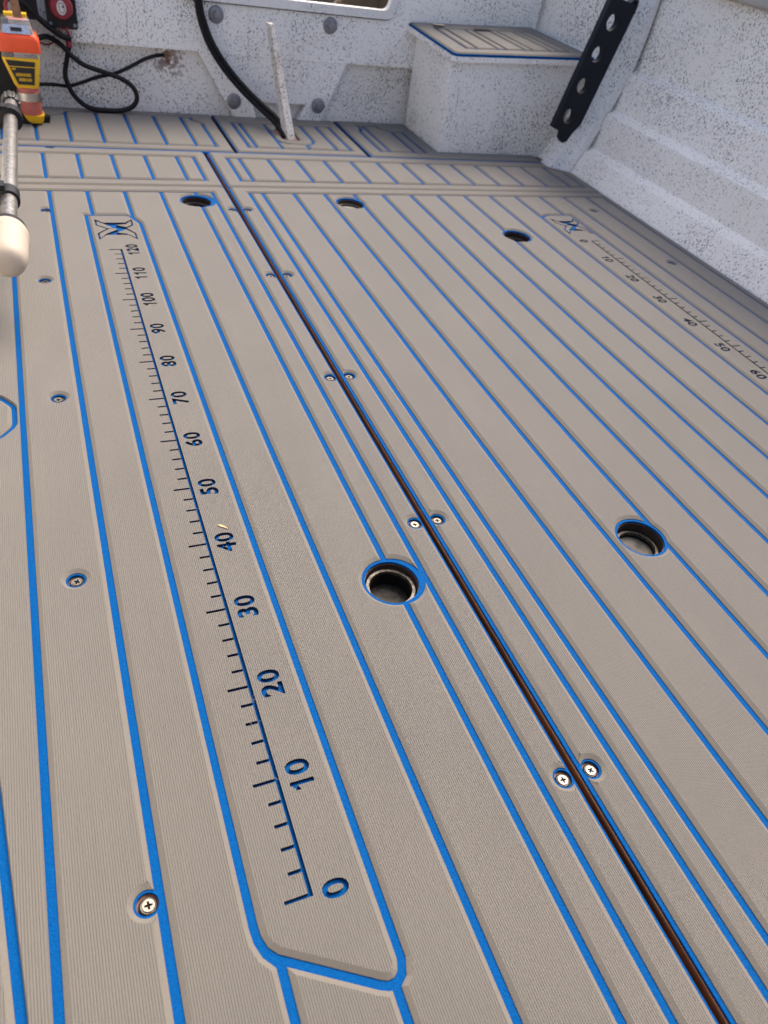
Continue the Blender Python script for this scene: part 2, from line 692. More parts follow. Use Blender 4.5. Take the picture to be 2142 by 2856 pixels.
# ------------------------------------------------------------------ engraved digits
def digit_loops():
    out = {}
    dg = bpy.context.evaluated_depsgraph_get
    for ch in '0123456789':
        cu = bpy.data.curves.new('tmp', 'FONT')
        cu.body = ch
        cu.resolution_u = 4
        cu.fill_mode = 'FRONT'
        ob = bpy.data.objects.new('tmp', cu)
        COL.objects.link(ob)
        bpy.context.view_layer.update()
        me = bpy.data.meshes.new_from_object(ob.evaluated_get(dg()))
        bm = bmesh.new()
        bm.from_mesh(me)
        bmesh.ops.remove_doubles(bm, verts=bm.verts, dist=1e-5)
        nxt = {}
        for f in bm.faces:
            for l in f.loops:
                if len(l.edge.link_faces) == 1:
                    a, b = l.vert.index, l.link_loop_next.vert.index
                    nxt.setdefault(a, []).append(b)
        bm.verts.ensure_lookup_table()
        loops = []
        while nxt:
            a = next(iter(nxt))
            lp = []
            while a in nxt:
                lp.append((bm.verts[a].co.x, bm.verts[a].co.y))
                b = nxt[a].pop()
                if not nxt[a]:
                    del nxt[a]
                a = b
            loops.append(lp)
        bm.free()
        bpy.data.meshes.remove(me)
        bpy.data.objects.remove(ob)
        bpy.data.curves.remove(cu)
        xs = [p[0] for l in loops for p in l]
        ys = [p[1] for l in loops for p in l]
        x0, y0, h = min(xs), min(ys), max(ys) - min(ys)
        w = (max(xs) - x0)
        loops = [[((p[0] - x0 - w / 2) / h, (p[1] - y0) / h) for p in l] for l in loops]
        loops.sort(key=lambda l: -abs(area(l)))
        out[ch] = loops
    return out


DIG = digit_loops()
DIG['1'] = [[(.02, 0), (.115, 0), (.115, .97), (.05, .99), (-.05, .86), (-.20, .77), (-.20, .68), (-.08, .735), (.02, .80)]]


def number_cuts(txt, place, h=.0203, adv=.0163, sx=1.0):
    """place(u,v): u along reading direction centred, v up from the baseline (metres)"""
    cuts, isl = [], []
    n = len(txt)
    for i, ch in enumerate(txt):
        u0 = (i - (n - 1) / 2) * adv
        src = [DIG[ch][0]] + DIG[ch][1:]
        src = [offset(ccw(l), -.050 if q == 0 else .036) for q, l in enumerate(src)]
        lps = [[place(u0 + p[0] * h * sx, p[1] * h) for p in l] for l in src]
        cuts.append(lps[0])
        isl += lps[1:]
    return cuts, isl


# ------------------------------------------------------------------ emblem: an X of outlined bars with a cut centre
def stroke_loop(pts, w):
    """closed polyline -> (outer, inner) outlines of a groove of width w"""
    p = ccw(pts)
    return offset(p, -w / 2), offset(p, w / 2)


# ------------------------------------------------------------------ SETTING
mb = MB()
mb.add([(-40, -40, -.75), (40, -40, -.75), (40, 40, -.75), (-40, 40, -.75)], [(0, 1, 2, 3)])
tag(mb.build('ground', M['concrete'], fix=False), kind='structure')

YMIN, XMIN, XMAX = -.30, -.30, 1.342
SEAM0, SEAM1 = .2694, .2772
DRAINS = [(.1930, .2955), (.5490, .2870), (.5490, 1.4450), (.1900, 1.4520), (.9005, 1.2480)]
SEAM_Y = [.0240, .3805, .7215, 1.0800, 1.4010]
SCREW_L = [(-.1160, .0340), (-.1395, .3803), (-.1352, .7262), (-.1346, 1.0853), (-.1168, 1.3950)]
SCREW_R = [(1.2270, 1.4030), (1.2385, 1.0820), (1.2385, .7215), (1.2385, .3800)]
SCREW_E = (-.0889, 1.7790)

deck = tag(bpy.data.objects.new('deck', None), kind='structure')
COL.objects.link(deck)


def board(outer, circles):
    todo, holes = [ccw(outer)], []
    for (cx, cy, r) in circles:
        ps, h = minus_circle(todo[0], cx, cy, r)
        todo, holes = ps, holes + h
    b = MB()
    b.prism(todo[0], ident, -.0035, -.0145, 0, 0, holes)
    return b.build('deck_board', [M['brown'], M['edge']], deck)


board(rect(XMIN, SEAM0, YMIN - .02, 1.7785), [(x, y, .0312) for x, y in DRAINS if x < .27])
board(rect(SEAM1, XMAX + .02, YMIN - .02, 1.7785), [(x, y, .0312) for x, y in DRAINS if x > .27])
board(rect(XMIN, .3515, 1.7825, 2.14), [])
board(rect(.3595, .7255, 1.7825, 2.14), [])
board(rect(.7335, 1.34, 1.7825, 2.14), [])
b = MB()
b.box((XMIN, YMIN - .02, -.0300), (XMAX + .03, 2.14, -.0148))
# the under-deck is opened at the sockets
mbx = MB()
mbx.prism(rect(XMIN, XMAX + .03, YMIN - .02, 2.14), ident, -.0300, -.0148, 0, holes=[circle(x, y, .033, 24) for x, y in DRAINS])
mbx.build('under_deck', M['brown'], deck)
b = MB()
b.box((.27705, YMIN, -.0066), (.27855, 1.7780, -.0031))
b.build('seam_edge', M['edge'], deck)

SEAMC = [(.2590, y, .0105) for y in SEAM_Y]
SEAMR = [(.2905, y, .0105) for y in SEAM_Y]
DR = [(x, y, .0355) for x, y in DRAINS]

# ---------------------------------------------------------------- front left mat with the long ruler
YA = 1.5005
YTOP = 1.5345
org = (-.02, .6, 0)
mat = thing('foam_deck_mat', org, 'beige and blue foam mat with 0 to 120 ruler, left of the long seam', 'deck mat')
LX = [-.1815, -.1063, -.0315, .0447, .1207, .1960, .2343]
circ = SEAMC + DR + [(x, y, .0105) for x, y in SCREW_L]
base_layer(mat, org, rect(XMIN, .2688, YMIN, YTOP + .0015),
           [(.2590, y, .0085) for y in SEAM_Y] + [(x, y, .0318) for x, y in DRAINS if x < .27] + [(x, y, .0085) for x, y in SCREW_L])
# border along the seam and the far end
bo = [(XMIN, YTOP), (XMIN, YA + G2), (LX[6] + G2, YA + G2), (LX[6] + G2, YMIN), (.2662, YMIN), (.2662, YTOP)]
todo = [ccw(bo)]
for c in SEAMC:
    todo = [q for t in todo for q in minus_circle(t, *c)[0]]
for t in todo:
    pad('border', mat, org, t)
# ruler box outline (groove centre line)
box = [(-.0447, -.008)] + [(-.0440, -.0170), (-.0405, -.0265), (-.0340, -.0340)] + [(.0330, -.0752)] + \
      [(.0395, -.0783), (.0465, -.0780), (.0525, -.0735), (.0555, -.0640)] + [(.0555, 1.3260)] + \
      [(.0545, 1.3330), (.0420, 1.3620), (.0375, 1.3670), (.0320, 1.3690)] + [(-.0447, 1.3690)]
out = offset(ccw(box), -G2)
xl, xr = LX[2], LX[3]
bl = [p for p in out]
# planks left, below, right and above the box
pl_left = [(LX[1] + G2, YMIN), (xl - G2, YMIN), (xl - G2, -.0395), (-.0430, -.0300), (-.0470, -.0190), (-.0480, -.0080), (-.0480, 1.3723), (xl - G2, 1.3723), (xl - G2, YA - G2), (LX[1] + G2, YA - G2)]
pl_below = [(xl + G2, YMIN), (xr - G2, YMIN), (xr - G2, -.0815), (.0385, -.0812), (.0318, -.0781), (xl + G2, -.0415)]
pl_right = [(xr + G2, YMIN), (LX[4] - G2, YMIN), (LX[4] - G2, YA - G2), (xr + G2, YA - G2), (xr + G2, 1.3555), (.0576, 1.3338), (.0588, 1.3260), (.0588, -.0645), (.0548, -.0760), (xr + G2, -.0812)]
pl_above = [(xl + G2, 1.3723), (.0330, 1.3723), (.0395, 1.3700), (xr - G2, 1.3650), (xr - G2, YA - G2), (xl + G2, YA - G2)]
for nm, p in (('plank', pl_left), ('plank', pl_below), ('plank', pl_right), ('plank', pl_above)):
    planks(mat, org, [p], circ, g=0)
planks(mat, org, [rect(LX[0], LX[1], YMIN - .01, YA), rect(LX[4], LX[5], YMIN - .01, YA)], circ)
planks(mat, org, [rect(LX[5], LX[6], YMIN - .01, YA)], [(.1962, .2955, .0358), (.1945, 1.4520, .0375)])
# left field: slanting groove near the camera and the round hatch pad
sl = lambda yy: -.2045 - .080 * max(yy, -.015) - .0012
left_field = [(sl(YMIN), YMIN), (LX[0], YMIN), (LX[0], YA), (XMIN, YA), (XMIN, .32), (sl(.32), .32), (sl(-.015), -.015)]
hatch = fillet([(-.1882, .668), (-.1882, .716), (-.2080, .7440), (-.2450, .7520), (-.2880, .7440), (-.2880, .6420), (-.2450, .6330), (-.2080, .6420)], .030, 6)
pad('plank', mat, org, offset(ccw(left_field), G2), [hatch], ch=.0013)
planks(mat, org, [[(XMIN, YMIN), (sl(YMIN), YMIN), (sl(-.015), -.015), (sl(.32), .32), (XMIN, .32)]])
pad('hatch_pad', mat, org, offset(ccw(hatch), .0062))

# ruler pad: ticks joined to the base line, digits, emblem
def ruler_outline(y0, y1, sgn_y, x_base, sgn_x, n, w=.0030, bw=.0036, long=.0201, short=.0115, step=.02):
    """comb outline; ticks point in -sgn_x direction from x_base"""
    pts = []
    a = 0
    for i in range(n + 1):
        yy = y0 + sgn_y * i * step
        L = long if i % 5 == 0 else short
        j1, j2 = random.uniform(-.00015, .00015), random.uniform(-.0004, .0004)
        pts += [(x_base, yy - sgn_y * w / 2), (x_base - sgn_x * (L + j2), yy - sgn_y * w / 2 + j1), (x_base - sgn_x * (L + j2), yy + sgn_y * w / 2 + j1), (x_base, yy + sgn_y * w / 2)]
    yl = y0 + sgn_y * n * step
    pts = pts[1:-1]
    pts += [(x_base + sgn_x * bw, yl + sgn_y * w / 2), (x_base + sgn_x * bw, y0 - sgn_y * w / 2)]
    return pts


def emblem_cuts(T):
    """X emblem drawn in unit box u 0..1 (across), v 0..1 (up); T maps to deck"""
    cuts, isl = [], []
    P = lambda pts: [T(u, v) for u, v in pts]
    # outer silhouette of the X as one cut, with the bar bodies left standing
    sil = [(0, 1), (.22, .83), (.79, .83), (1, 1), (1, .70), (.80, .545), (1, .31), (1, 0), (.78, .23), (.22, .23), (0, 0), (0, .31), (.26, .52), (0, .70)]
    cuts.append(P(sil))
    w = .035
    isl.append(P([(.045, .90), (.20, .79), (.42, .60), (.36, .53), (.27, .565), (.045, .72)]))             # upper left bar
    isl.append(P([(.955, .92), (.955, .72), (.80, .60), (.54, .705), (.62, .73), (.80, .75)]))             # upper right bar
    isl.append(P([(.05, .075), (.05, .30), (.29, .50), (.46, .57), (.55, .49), (.23, .30)]))               # lower left bar
    isl.append(P([(.955, .085), (.76, .285), (.50, .345), (.77, .50), (.955, .29)]))                       # lower right bar
    return cuts, isl


cuts, isl = [ruler_outline(0, 1.2, 1, .0015, 1, 60)], []
for v in range(0, 121, 10):
    c, i_ = number_cuts(str(v), lambda u, w, v=v: (.0335 - w, v * .01 - .0015 + u))
    cuts += c
    isl += i_
c, i_ = emblem_cuts(lambda u, v: (-.0312 + u * .0710, 1.2440 + v * .0995))
cuts += c
isl += i_
pad('ruler_plank', mat, org, offset(ccw(box), G2), (), cuts, isl)

# ---------------------------------------------------------------- front right mat with the second ruler
org = (.8, .6, 0)
mat = thing('foam_deck_mat', org, 'beige and blue foam mat with small ruler near the right hull side', 'deck mat')
RX = [.3195, .3500, .4250, .5010, .5770, .6530, .7290, .8050, .8815, .9580, 1.0350, 1.1130, 1.1900, 1.2655, 1.3240]
circ = SEAMR + DR + [(x, y, .0105) for x, y in SCREW_R]
base_layer(mat, org, rect(.2783, XMAX, YMIN, YTOP + .0015),
           [(.2905, y, .0085) for y in SEAM_Y] + [(x, y, .0318) for x, y in DRAINS if x > .27] + [(x, y, .0085) for x, y in SCREW_R])
bo = [(.2824, YMIN), (RX[0] - G2, YMIN), (RX[0] - G2, YA + G2), (RX[14] + G2, YA + G2), (RX[14] + G2, YMIN), (XMAX, YMIN), (XMAX, YTOP), (.2824, YTOP)]
todo = [ccw(bo)]
for c in SEAMR:
    todo = [q for t in todo for q in minus_circle(t, *c)[0]]
for t in todo:
    pad('border', mat, org, t)
planks(mat, org, [rect(RX[i], RX[i + 1], YMIN - .01, YA) for i in range(0, 9)], circ)
B0, B1, BT = 1.0350, 1.1340, 1.3735
planks(mat, org, [[(RX[9], YMIN), (B0, YMIN), (B0, YA), (RX[9], YA)]], circ)
boxr = [(B0, YMIN), (B1, YMIN), (B1, BT), (B0 + .026, BT), (B0 + .008, BT - .008), (B0, BT - .024)]
planks(mat, org, [[(B0, YA), (B0, BT - .016), (B0 + .008, BT - .008), (B0 + .026, BT), (RX[11], BT), (RX[11], YA)],
                  [(RX[11], YA), (RX[11], BT), (B1, BT), (B1, YMIN), (RX[12], YMIN), (RX[12], YA)],
                  rect(RX[12], RX[13], YMIN - .01, YA), rect(RX[13], RX[14], YMIN - .01, YA)], circ)
cuts, isl = [ruler_outline(1.2085, 0, -1, 1.0915, -1, 60)], []
for v in range(0, 121, 10):
    c, i_ = number_cuts(str(v), lambda u, w, v=v: (1.0560 + w, 1.2085 - v * .01 - u))
    cuts += c
    isl += i_
c, i_ = emblem_cuts(lambda u, v: (1.0515 + u * .0710, 1.2470 + v * .0995))
cuts += c
isl += i_
pad('ruler_plank', mat, org, offset(ccw(boxr), G2), (), cuts, isl)

# ---------------------------------------------------------------- strip mats across the boat
Y0s, YC, YD, Y1s = 1.5405, 1.5765, 1.7370, 1.7762
org = (0, 1.65, 0)
mat = thing('foam_deck_mat', org, 'narrow beige foam strip between ruler mat and rear mats, left of seam', 'deck mat')
cE = [(SCREW_E[0], SCREW_E[1], .0105)]
base_layer(mat, org, rect(XMIN, .2688, Y0s - .0015, Y1s + .0022), [(SCREW_E[0], SCREW_E[1], .0085)])
SX = [-.2590, -.1830, -.1075, -.0335, .0427, .1187, .1940, .2355]
bo = ccw([(XMIN, Y0s), (.2662, Y0s), (.2662, Y1s), (XMIN, Y1s), (XMIN, YD + G2), (SX[-1] + G2, YD + G2), (SX[-1] + G2, YC - G2), (XMIN, YC - G2)])
for t in minus_circle(bo, *cE[0])[0]:
    pad('border', mat, org, t)
planks(mat, org, [rect(SX[i], SX[i + 1], YC, YD) for i in range(len(SX) - 1)], [(-.1920, 1.752, .030)])

org = (.8, 1.65, 0)
mat = thing('foam_deck_mat', org, 'narrow beige foam strip ending at the right hull frame', 'deck mat')
SX = [.3195, .3495, .4245, .5005, .5760, .6520, .7280, .8038, .8795, .9555, 1.0325, 1.1095, 1.1875, 1.2650]
HX = 1.3445
outer = [(.2783, Y0s - .0015), (HX, Y0s - .0015), (HX, 1.698), (1.292, 1.742), (1.292, Y1s + .0022), (.2783, Y1s + .0022)]
base_layer(mat, org, outer, [])
field = [(SX[0], YC), (1.3130, YC), (1.3130, 1.690), (1.2680, YD), (SX[0], YD)]
pad('border', mat, org, [(.2824, Y0s), (HX - .001, Y0s), (HX - .001, 1.697), (1.291, 1.741), (1.291, Y1s), (.2824, Y1s)], [offset(ccw(field), -G2)])
planks(mat, org, [rect(SX[i], SX[i + 1], YC, YD) for i in range(len(SX) - 1)] + [[(1.2650, YC), (1.3130, YC), (1.3130, 1.690), (1.2650, 1.737)]])

# ---------------------------------------------------------------- rear mats
YF, YG, Y0r, Y1r = 1.8245, 2.0700, 1.7905, 2.0985
org = (0, 1.95, 0)
mat = thing('foam_deck_mat', org, 'beige foam mat with blue lines under the looped cable by the transom', 'deck mat')
base_layer(mat, org, rect(XMIN, .3508, Y0r - .0088, 2.1100), [(SCREW_E[0], SCREW_E[1], .0085)])
XS = [-.2650, -.1890, -.1135, -.0375, .0385, .1125, .1880, .2620, .3125]
field = rect(XS[0], XS[-1], YF, YG)
fld = minus_circle(field, .3450, 2.0640, .0560)[0][0]
fld = minus_circle(fld, -.0800, 2.0760, .0460)[0][0]
todo = [(rect(XMIN, .3495, Y0r, Y1r))]
for t in minus_circle(ccw(todo[0]), *cE[0])[0]:
    pad('border', mat, org, t, [offset(fld, -G2)])
planks(mat, org, [rect(XS[i], XS[i + 1], YF, YG) for i in range(len(XS) - 1)], [(.3450, 2.0640, .0560 + G2), (-.0800, 2.0760, .0460 + G2)])

org = (.54, 1.95, 0)
mat = thing('foam_deck_mat', org, 'beige foam mat with rounded cutout around the white post', 'deck mat')
slot = fillet([(.5130, 2.012), (.5130, 1.8960), (.5640, 1.8960), (.5640, 2.012)], .022)
base_layer(mat, org, rect(.3595, .7240, Y0r - .0088, 2.1060), [], extra=[slot])
YGc = 2.0380
XS = [.4000, .4205, .4920, .5685, .5990, .6475, .6885]
field = rect(XS[0], XS[-1], 1.8265, YGc)
pad('border', mat, org, rect(.3622, .7225, Y0r, Y1r), [offset(field, -G2)])
ys = 1.8265
planks(mat, org, [rect(XS[0], XS[1], ys, YGc), rect(XS[1], XS[2], ys, YGc), rect(XS[5], XS[6], ys, YGc),
                  [(.4920, ys), (.5685, ys), (.5685, 1.8640), (.5270, 1.8660), (.5000, 1.8820), (.4920, 1.9000)],
                  [(.5685, ys), (.6475, ys), (.6475, YGc), (.5990, YGc), (.5990, 1.9050), (.5950, 1.8880), (.5840, 1.8720), (.5685, 1.8640)]])
collar = [(.4920, YGc), (.4920, 1.9000), (.5000, 1.8820), (.5270, 1.8660), (.5685, 1.8640), (.5840, 1.8720), (.5950, 1.8880), (.5990, 1.9050), (.5990, YGc)]
pad('cutout_collar', mat, org, offset(ccw(collar), G2), [slot])

org = (.85, 1.95, 0)
mat = thing('foam_deck_mat', org, 'beige foam mat with blue lines beside the white seat box', 'deck mat')
outer = [(.7330, Y0r - .0088), (1.293, Y0r - .0088), (1.293, 1.8450), (.9650, 1.8450), (.9650, 2.1100), (.7330, 2.1100)]
base_layer(mat, org, outer, [])
XS = [.7810, .8090, .8860, .9215]
field = rect(XS[0], XS[-1], 1.8310, 2.0660)
fld = minus_circle(field, .9070, 2.0720, .0560)[0][0]
fld = minus_circle(fld, .7480, 2.0480, .0460)[0][0]
pad('border', mat, org, [(.7368, Y0r), (1.292, Y0r), (1.292, 1.8440), (.9640, 1.8440), (.9640, 2.1060), (.7368, 2.1060)], [offset(fld, -G2)])
planks(mat, org, [rect(XS[i], XS[i + 1], 1.8310, 2.0660) for i in range(3)], [(.9070, 2.0720, .0560 + G2), (.7480, 2.0480, .0460 + G2)])

# ------------------------------------------------------------------ deck sockets
where = ['left of the seam nearest the camera', 'right of the seam nearest the camera', 'at the far end of the right mat',
         'at the far end of the ruler mat', 'beside the small ruler on the right']
for (x, y), w, dz, fl in zip(DRAINS, where, (-.0095, -.0150, -.0100, -.0125, -.0135), (.022, .008, .005, .040, .040)):
    t = thing('deck_socket', (x, y, -.03), 'round metal floor socket in blue ringed hole ' + w, 'floor socket', 'round sockets sunk into the deck')
    o = (x, y, -.03)
    b = MB()
    ro, ri = .0300, .0250
    b.lathe([(ro, -.060), (ro, dz - .001), (ro - .001, dz), (ri + .0006, dz), (ri, dz - .0012), (ri, dz - .0045)], (x, y, 0), seg=44, cap0=False, cap1=False)
    b.build('socket_ring', M['steel_dark'], t, o, smooth=35)
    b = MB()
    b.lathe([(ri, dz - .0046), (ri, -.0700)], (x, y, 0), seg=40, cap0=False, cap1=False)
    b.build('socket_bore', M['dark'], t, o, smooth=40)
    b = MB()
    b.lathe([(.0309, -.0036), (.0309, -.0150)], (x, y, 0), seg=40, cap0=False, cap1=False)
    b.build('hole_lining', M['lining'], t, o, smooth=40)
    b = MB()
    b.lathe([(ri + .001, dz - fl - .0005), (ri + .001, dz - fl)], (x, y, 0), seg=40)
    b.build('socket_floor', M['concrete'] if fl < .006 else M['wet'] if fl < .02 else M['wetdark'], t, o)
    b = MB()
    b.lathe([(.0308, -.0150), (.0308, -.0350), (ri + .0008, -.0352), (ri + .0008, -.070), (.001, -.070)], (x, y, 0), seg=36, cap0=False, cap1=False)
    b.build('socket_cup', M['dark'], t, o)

# ------------------------------------------------------------------ screws
def cross(s, a):
    w = s * .30
    p = [(w, w), (w, s), (-w, s), (-w, w), (-s, w), (-s, -w), (-w, -w), (-w, -s), (w, -s), (w, -w), (s, -w), (s, w)]
    ca, sa = math.cos(a), math.sin(a)
    return [(u * ca - v * sa, u * sa + v * ca) for u, v in p]


def make_screw(x, y, label, tilt):
    t = thing('deck_screw', (x, y, -.0035), label, 'screw', 'cross-head screws holding the deck boards')
    t.rotation_euler = (random.uniform(-tilt, tilt), random.uniform(-tilt, tilt), random.uniform(0, 3))
    b = MB()
    b.lathe([(.0072, .0002), (.0071, .0016), (.0060, .0026), (.0050, .0024)], (0, 0, 0), seg=28, cap1=False)
    b.build('washer', M['steel_dark'], t, smooth=50)
    b = MB()
    hd = circle(0, 0, .0047, 28)
    cr = cross(.0031, random.uniform(0, 1.5))
    zt = .0034
    tris = tessellate_polygon([[Vector((u, v, 0)) for u, v in hd], [Vector((u, v, 0)) for u, v in cr]])
    b.add([(u, v, zt) for u, v in hd + cr], tris, 0)
    b.loops([[(u, v, zt) for u, v in cr], [(u * .7, v * .7, zt - .0016) for u, v in cr]], 1, cap1=True)
    b.loops([[(u, v, zt) for u, v in hd], [(u * 1.05, v * 1.05, zt - .0006) for u, v in hd], [(u * .92, v * .92, .0005) for u, v in hd]], 0)
    b.build('screw_head', [M['steel'], M['dark']], t)


order = ['nearest the camera', 'second from the camera', 'third from the camera', 'fourth from the camera', 'farthest from the camera']
for y, w in zip(SEAM_Y, order):
    make_screw(.2588 - .0005, y - .001, 'steel screw close left of the brown seam, ' + w, .05)
    make_screw(.2900, y - .001, 'steel screw close right of the brown seam, ' + w, .05)
for (x, y), w in zip(SCREW_L, order):
    make_screw(x + random.uniform(-.0008, .0008), y - .001, 'steel screw left of the long ruler, ' + w, .08)
for (x, y), w in zip(SCREW_R[:2], ['beside the small emblem', 'nearer the camera']):
    make_screw(x, y, 'screw in blue pit beside the right hull side, ' + w, .04)
make_screw(SCREW_E[0], SCREW_E[1], 'screw in the cross seam in front of the yellow pump', .04)

# ------------------------------------------------------------------ hull sides
PROF = [(-.05, 1.325), (0, 1.3460), (.030, 1.3590), (.0600, 1.3715), (.0615, 1.3730), (.0735, 1.3920), (.0755, 1.3932), (.120, 1.4000), (.1625, 1.4065),
        (.1640, 1.4080), (.1765, 1.4270), (.1785, 1.4282), (.225, 1.4350), (.2665, 1.4415), (.2680, 1.4430), (.2810, 1.4625), (.2830, 1.4637),
        (.34, 1.4670), (.40, 1.4690), (.46, 1.4700), (.50, 1.4710), (.52, 1.4720)]


def hull_x(z, y):
    for (z0, x0), (z1, x1) in zip(PROF, PROF[1:]):
        if z0 <= z <= z1:
            xx = x0 + (x1 - x0) * (z - z0) / (z1 - z0)
            break
    else:
        xx = PROF[-1][1]
    return xx + min(.007, max(0, z) * .1) - max(0, y - 1.76) * .27


hull = thing('boat_hull', (.52, .8, 0), 'speckled white boat hull with ridged sides and upright frame around the deck', 'boat hull')


def hull_side(mirror, label):
    fx = (lambda v: v) if not mirror else (lambda v: 1.044 - v)
    ysl = [-.6 + .1 * i for i in range(24)] + [1.76, 1.85, 1.95, 2.05, 2.16]
    root, org = hull, (.52, .8, 0)
    mbh = MB()
    nz, ny = len(PROF), len(ysl)
    vi = [[(fx(hull_x(z, y)), y, z) for z, _ in PROF] for y in ysl]
    vo = [[(fx(hull_x(z, y) + .022), y, z) for z, _ in PROF] for y in ysl]
    flat = [p for r in vi for p in r] + [p for r in vo for p in r]
    fs = []
    N = nz * ny
    for i in range(ny - 1):
        for j in range(nz - 1):
            a, b_, c, d = i * nz + j, (i + 1) * nz + j, (i + 1) * nz + j + 1, i * nz + j + 1
            fs.append((a, b_, c, d))
            fs.append((N + d, N + c, N + b_, N + a))
        fs.append((i * nz + nz - 1, (i + 1) * nz + nz - 1, N + (i + 1) * nz + nz - 1, N + i * nz + nz - 1))
        fs.append((i * nz, N + i * nz, N + (i + 1) * nz, (i + 1) * nz))
    mbh.add(flat, fs)
    skin = mbh.build('side_skin', M['paint_side'], root, org, smooth=16)
    skin['label'] = label
    g = MB()
    for i in range(ny - 1):
        pass
    sec = [(-.026, .500), (-.026, .488), (-.018, .482), (.03, .482), (.03, .515), (-.018, .515)]
    rings = [[(fx(hull_x(.5, y) + u), y, v) for u, v in sec] for y in ysl]
    g.loops(rings, 0, True, True)
    g.build('gunwale', M['gunwale'], skin, org, smooth=30)
    return root


b = MB()
b.box((-.33, -.62, -.05), (1.40, -.42, .46))
b.build('added_sky_blocker', M['wellgrey'], hull, (.52, .8, 0))  # unseen block added behind the camera to keep sky off the near deck
hull_side(False, 'speckled white hull side with three long pressed ridges on the right')
hull_side(True, 'speckled white hull side on the left behind the pole light')

# hull frame on the right
org = (.52, .8, 0)
path = [(-.006, 1.3220, 1.3490), (.03, 1.3440, 1.3665), (.09, 1.3710, 1.3930), (.15, 1.3890, 1.4155), (.228, 1.4100, 1.4420), (.288, 1.4240, 1.4590), (.36, 1.4320, 1.4670), (.44, 1.4360, 1.4705), (.50, 1.4390, 1.4730)]
b = MB()
rings = []
for zz, xx, xf_ in path:
    xh = max(hull_x(max(zz, 0), 1.75) + .006, xf_)
    rings.append([(xx - .030, 1.7440, zz), (xx, 1.7310, zz), (xf_ - .0135, 1.7215, zz), (xf_ - .0125, 1.7180, zz), (xh, 1.7180, zz), (xh, 1.80, zz), (xx - .026, 1.80, zz)])
b.loops(rings, 0, True, True)
fr = b.build('upright_frame', M['paint_frame'], hull, org)
b = MB()
b.loops([[(xf_ - .0130, 1.7176, zz), (xf_ - .0130, 1.7040, zz), (xf_, 1.7040, zz), (xf_, 1.7176, zz)] for zz, xx, xf_ in path], 0, True, True)
b.build('flange', M['paint_plain'], fr, org)
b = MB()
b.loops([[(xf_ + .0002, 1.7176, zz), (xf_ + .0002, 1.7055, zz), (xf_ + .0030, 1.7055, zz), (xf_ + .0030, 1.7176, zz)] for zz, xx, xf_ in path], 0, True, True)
b.build('gap_shadow_strip', M['gasket'], fr, org)  # dark strip painted in for the shadow gap between flange and hull

# black rack with four holes
org = (1.26, 1.68, .10)
rk = thing('rod_rack', org, 'black plastic rack with four round holes on the hull frame', 'rack')
a0, a1 = Vector((1.262, .118)), Vector((1.336, .432))
ax = (a1 - a0).normalized()
px = Vector((ax.y, -ax.x))
L = (a1 - a0).length
pt = lambda u, v: tuple(a0 + px * u + ax * v)
outl = [pt(-.036, 0), pt(.0, -.004), pt(.004, -.020), pt(.018, -.028), pt(.030, -.020), pt(.036, .004), pt(.050, .03), pt(.052, L - .02), pt(.052, L + .002), pt(.048, L + .016), pt(.034, L + .018), pt(.026, L + .004), pt(-.036, L)]
hl = []
for zc in (.156, .233, .309, .383):
    v = (zc - a0.y) / ax.y * 1.0
    hl.append([pt(-.002 + .0175 * math.cos(t), v + .0195 * math.sin(t)) for t in [2 * math.pi * i / 28 for i in range(28)]])
screwh = [pt(.040 + .004 * math.cos(t), L + .008 + .004 * math.sin(t)) for t in [2 * math.pi * i / 12 for i in range(12)]]
b = MB()
b.prism(outl, lambda u, v, d: (u, d, v), 1.684, 1.7035, 0, holes=hl + [screwh])
b.build('rack_plate', M['navyblack'], rk, org)
# ------------------------------------------------------------------ transom
org = (.53, 2.1, 0)
tr = thing('transom', org, 'speckled white boat transom with bolted centre plate and framed opening', 'transom')
xz = lambda u, v, d: (u, d, v)
ZT = .47
front = [(-.36, .157), (.322, .159), (.428, -.012), (.490, -.012), (.474, .0445), (.634, .0445), (.604, -.012), (.676, -.012), (.752, .159), (1.36, .161), (1.36, ZT), (-.36, ZT)]
opening = fillet([(.300, .298), (.858, .298), (.893, .42), (.893, .46), (.300, .46)], {1: .022, 2: .02, 0: .02})
b = MB()
b.prism(front, xz, 2.100, 2.114, 0, holes=[opening])
b.build('front_sheet', M['paint'], tr, org)
b = MB()
b.box((-.36, 2.1255, -.05), (1.36, 2.145, .1600))
b.build('recess_panel', M['paint_dirty'], tr, org)
b = MB()
b.box((-.36, 2.1142, .1605), (.29, 2.16, ZT))
b.box((.905, 2.1142, .1605), (1.36, 2.16, ZT))
b.box((.29, 2.1142, .1605), (.905, 2.16, .288))
b.build('core', M['paint'], tr, org)
b = MB()
for x0, x1 in ((.386, .742),):
    pts = [(x0 + (x1 - x0) * i / 24, 2.0995, .1585 + .0012 * math.sin(i * 2.7)) for i in range(25)]
    b.tube(pts, .0013, 6, 0, 1)
b.build('weld_bead', M['paint'], tr, org)
# framed opening
fo = fillet([(.262, .276), (.873, .277), (.910, .40), (.914, .4695), (.262, .4695)], {1: .030})
b = MB()
b.prism(fo, xz, 2.0900, 2.0995, 0, holes=[opening])
b.build('opening_frame', M['paint_plain'], tr, org)
b = MB()
go = offset(ccw(fo), -.0035)
b.prism(go, xz, 2.0975, 2.0998, 0, holes=[offset(ccw(fo), .001)])
b.build('gasket', M['gasket'], tr, org)
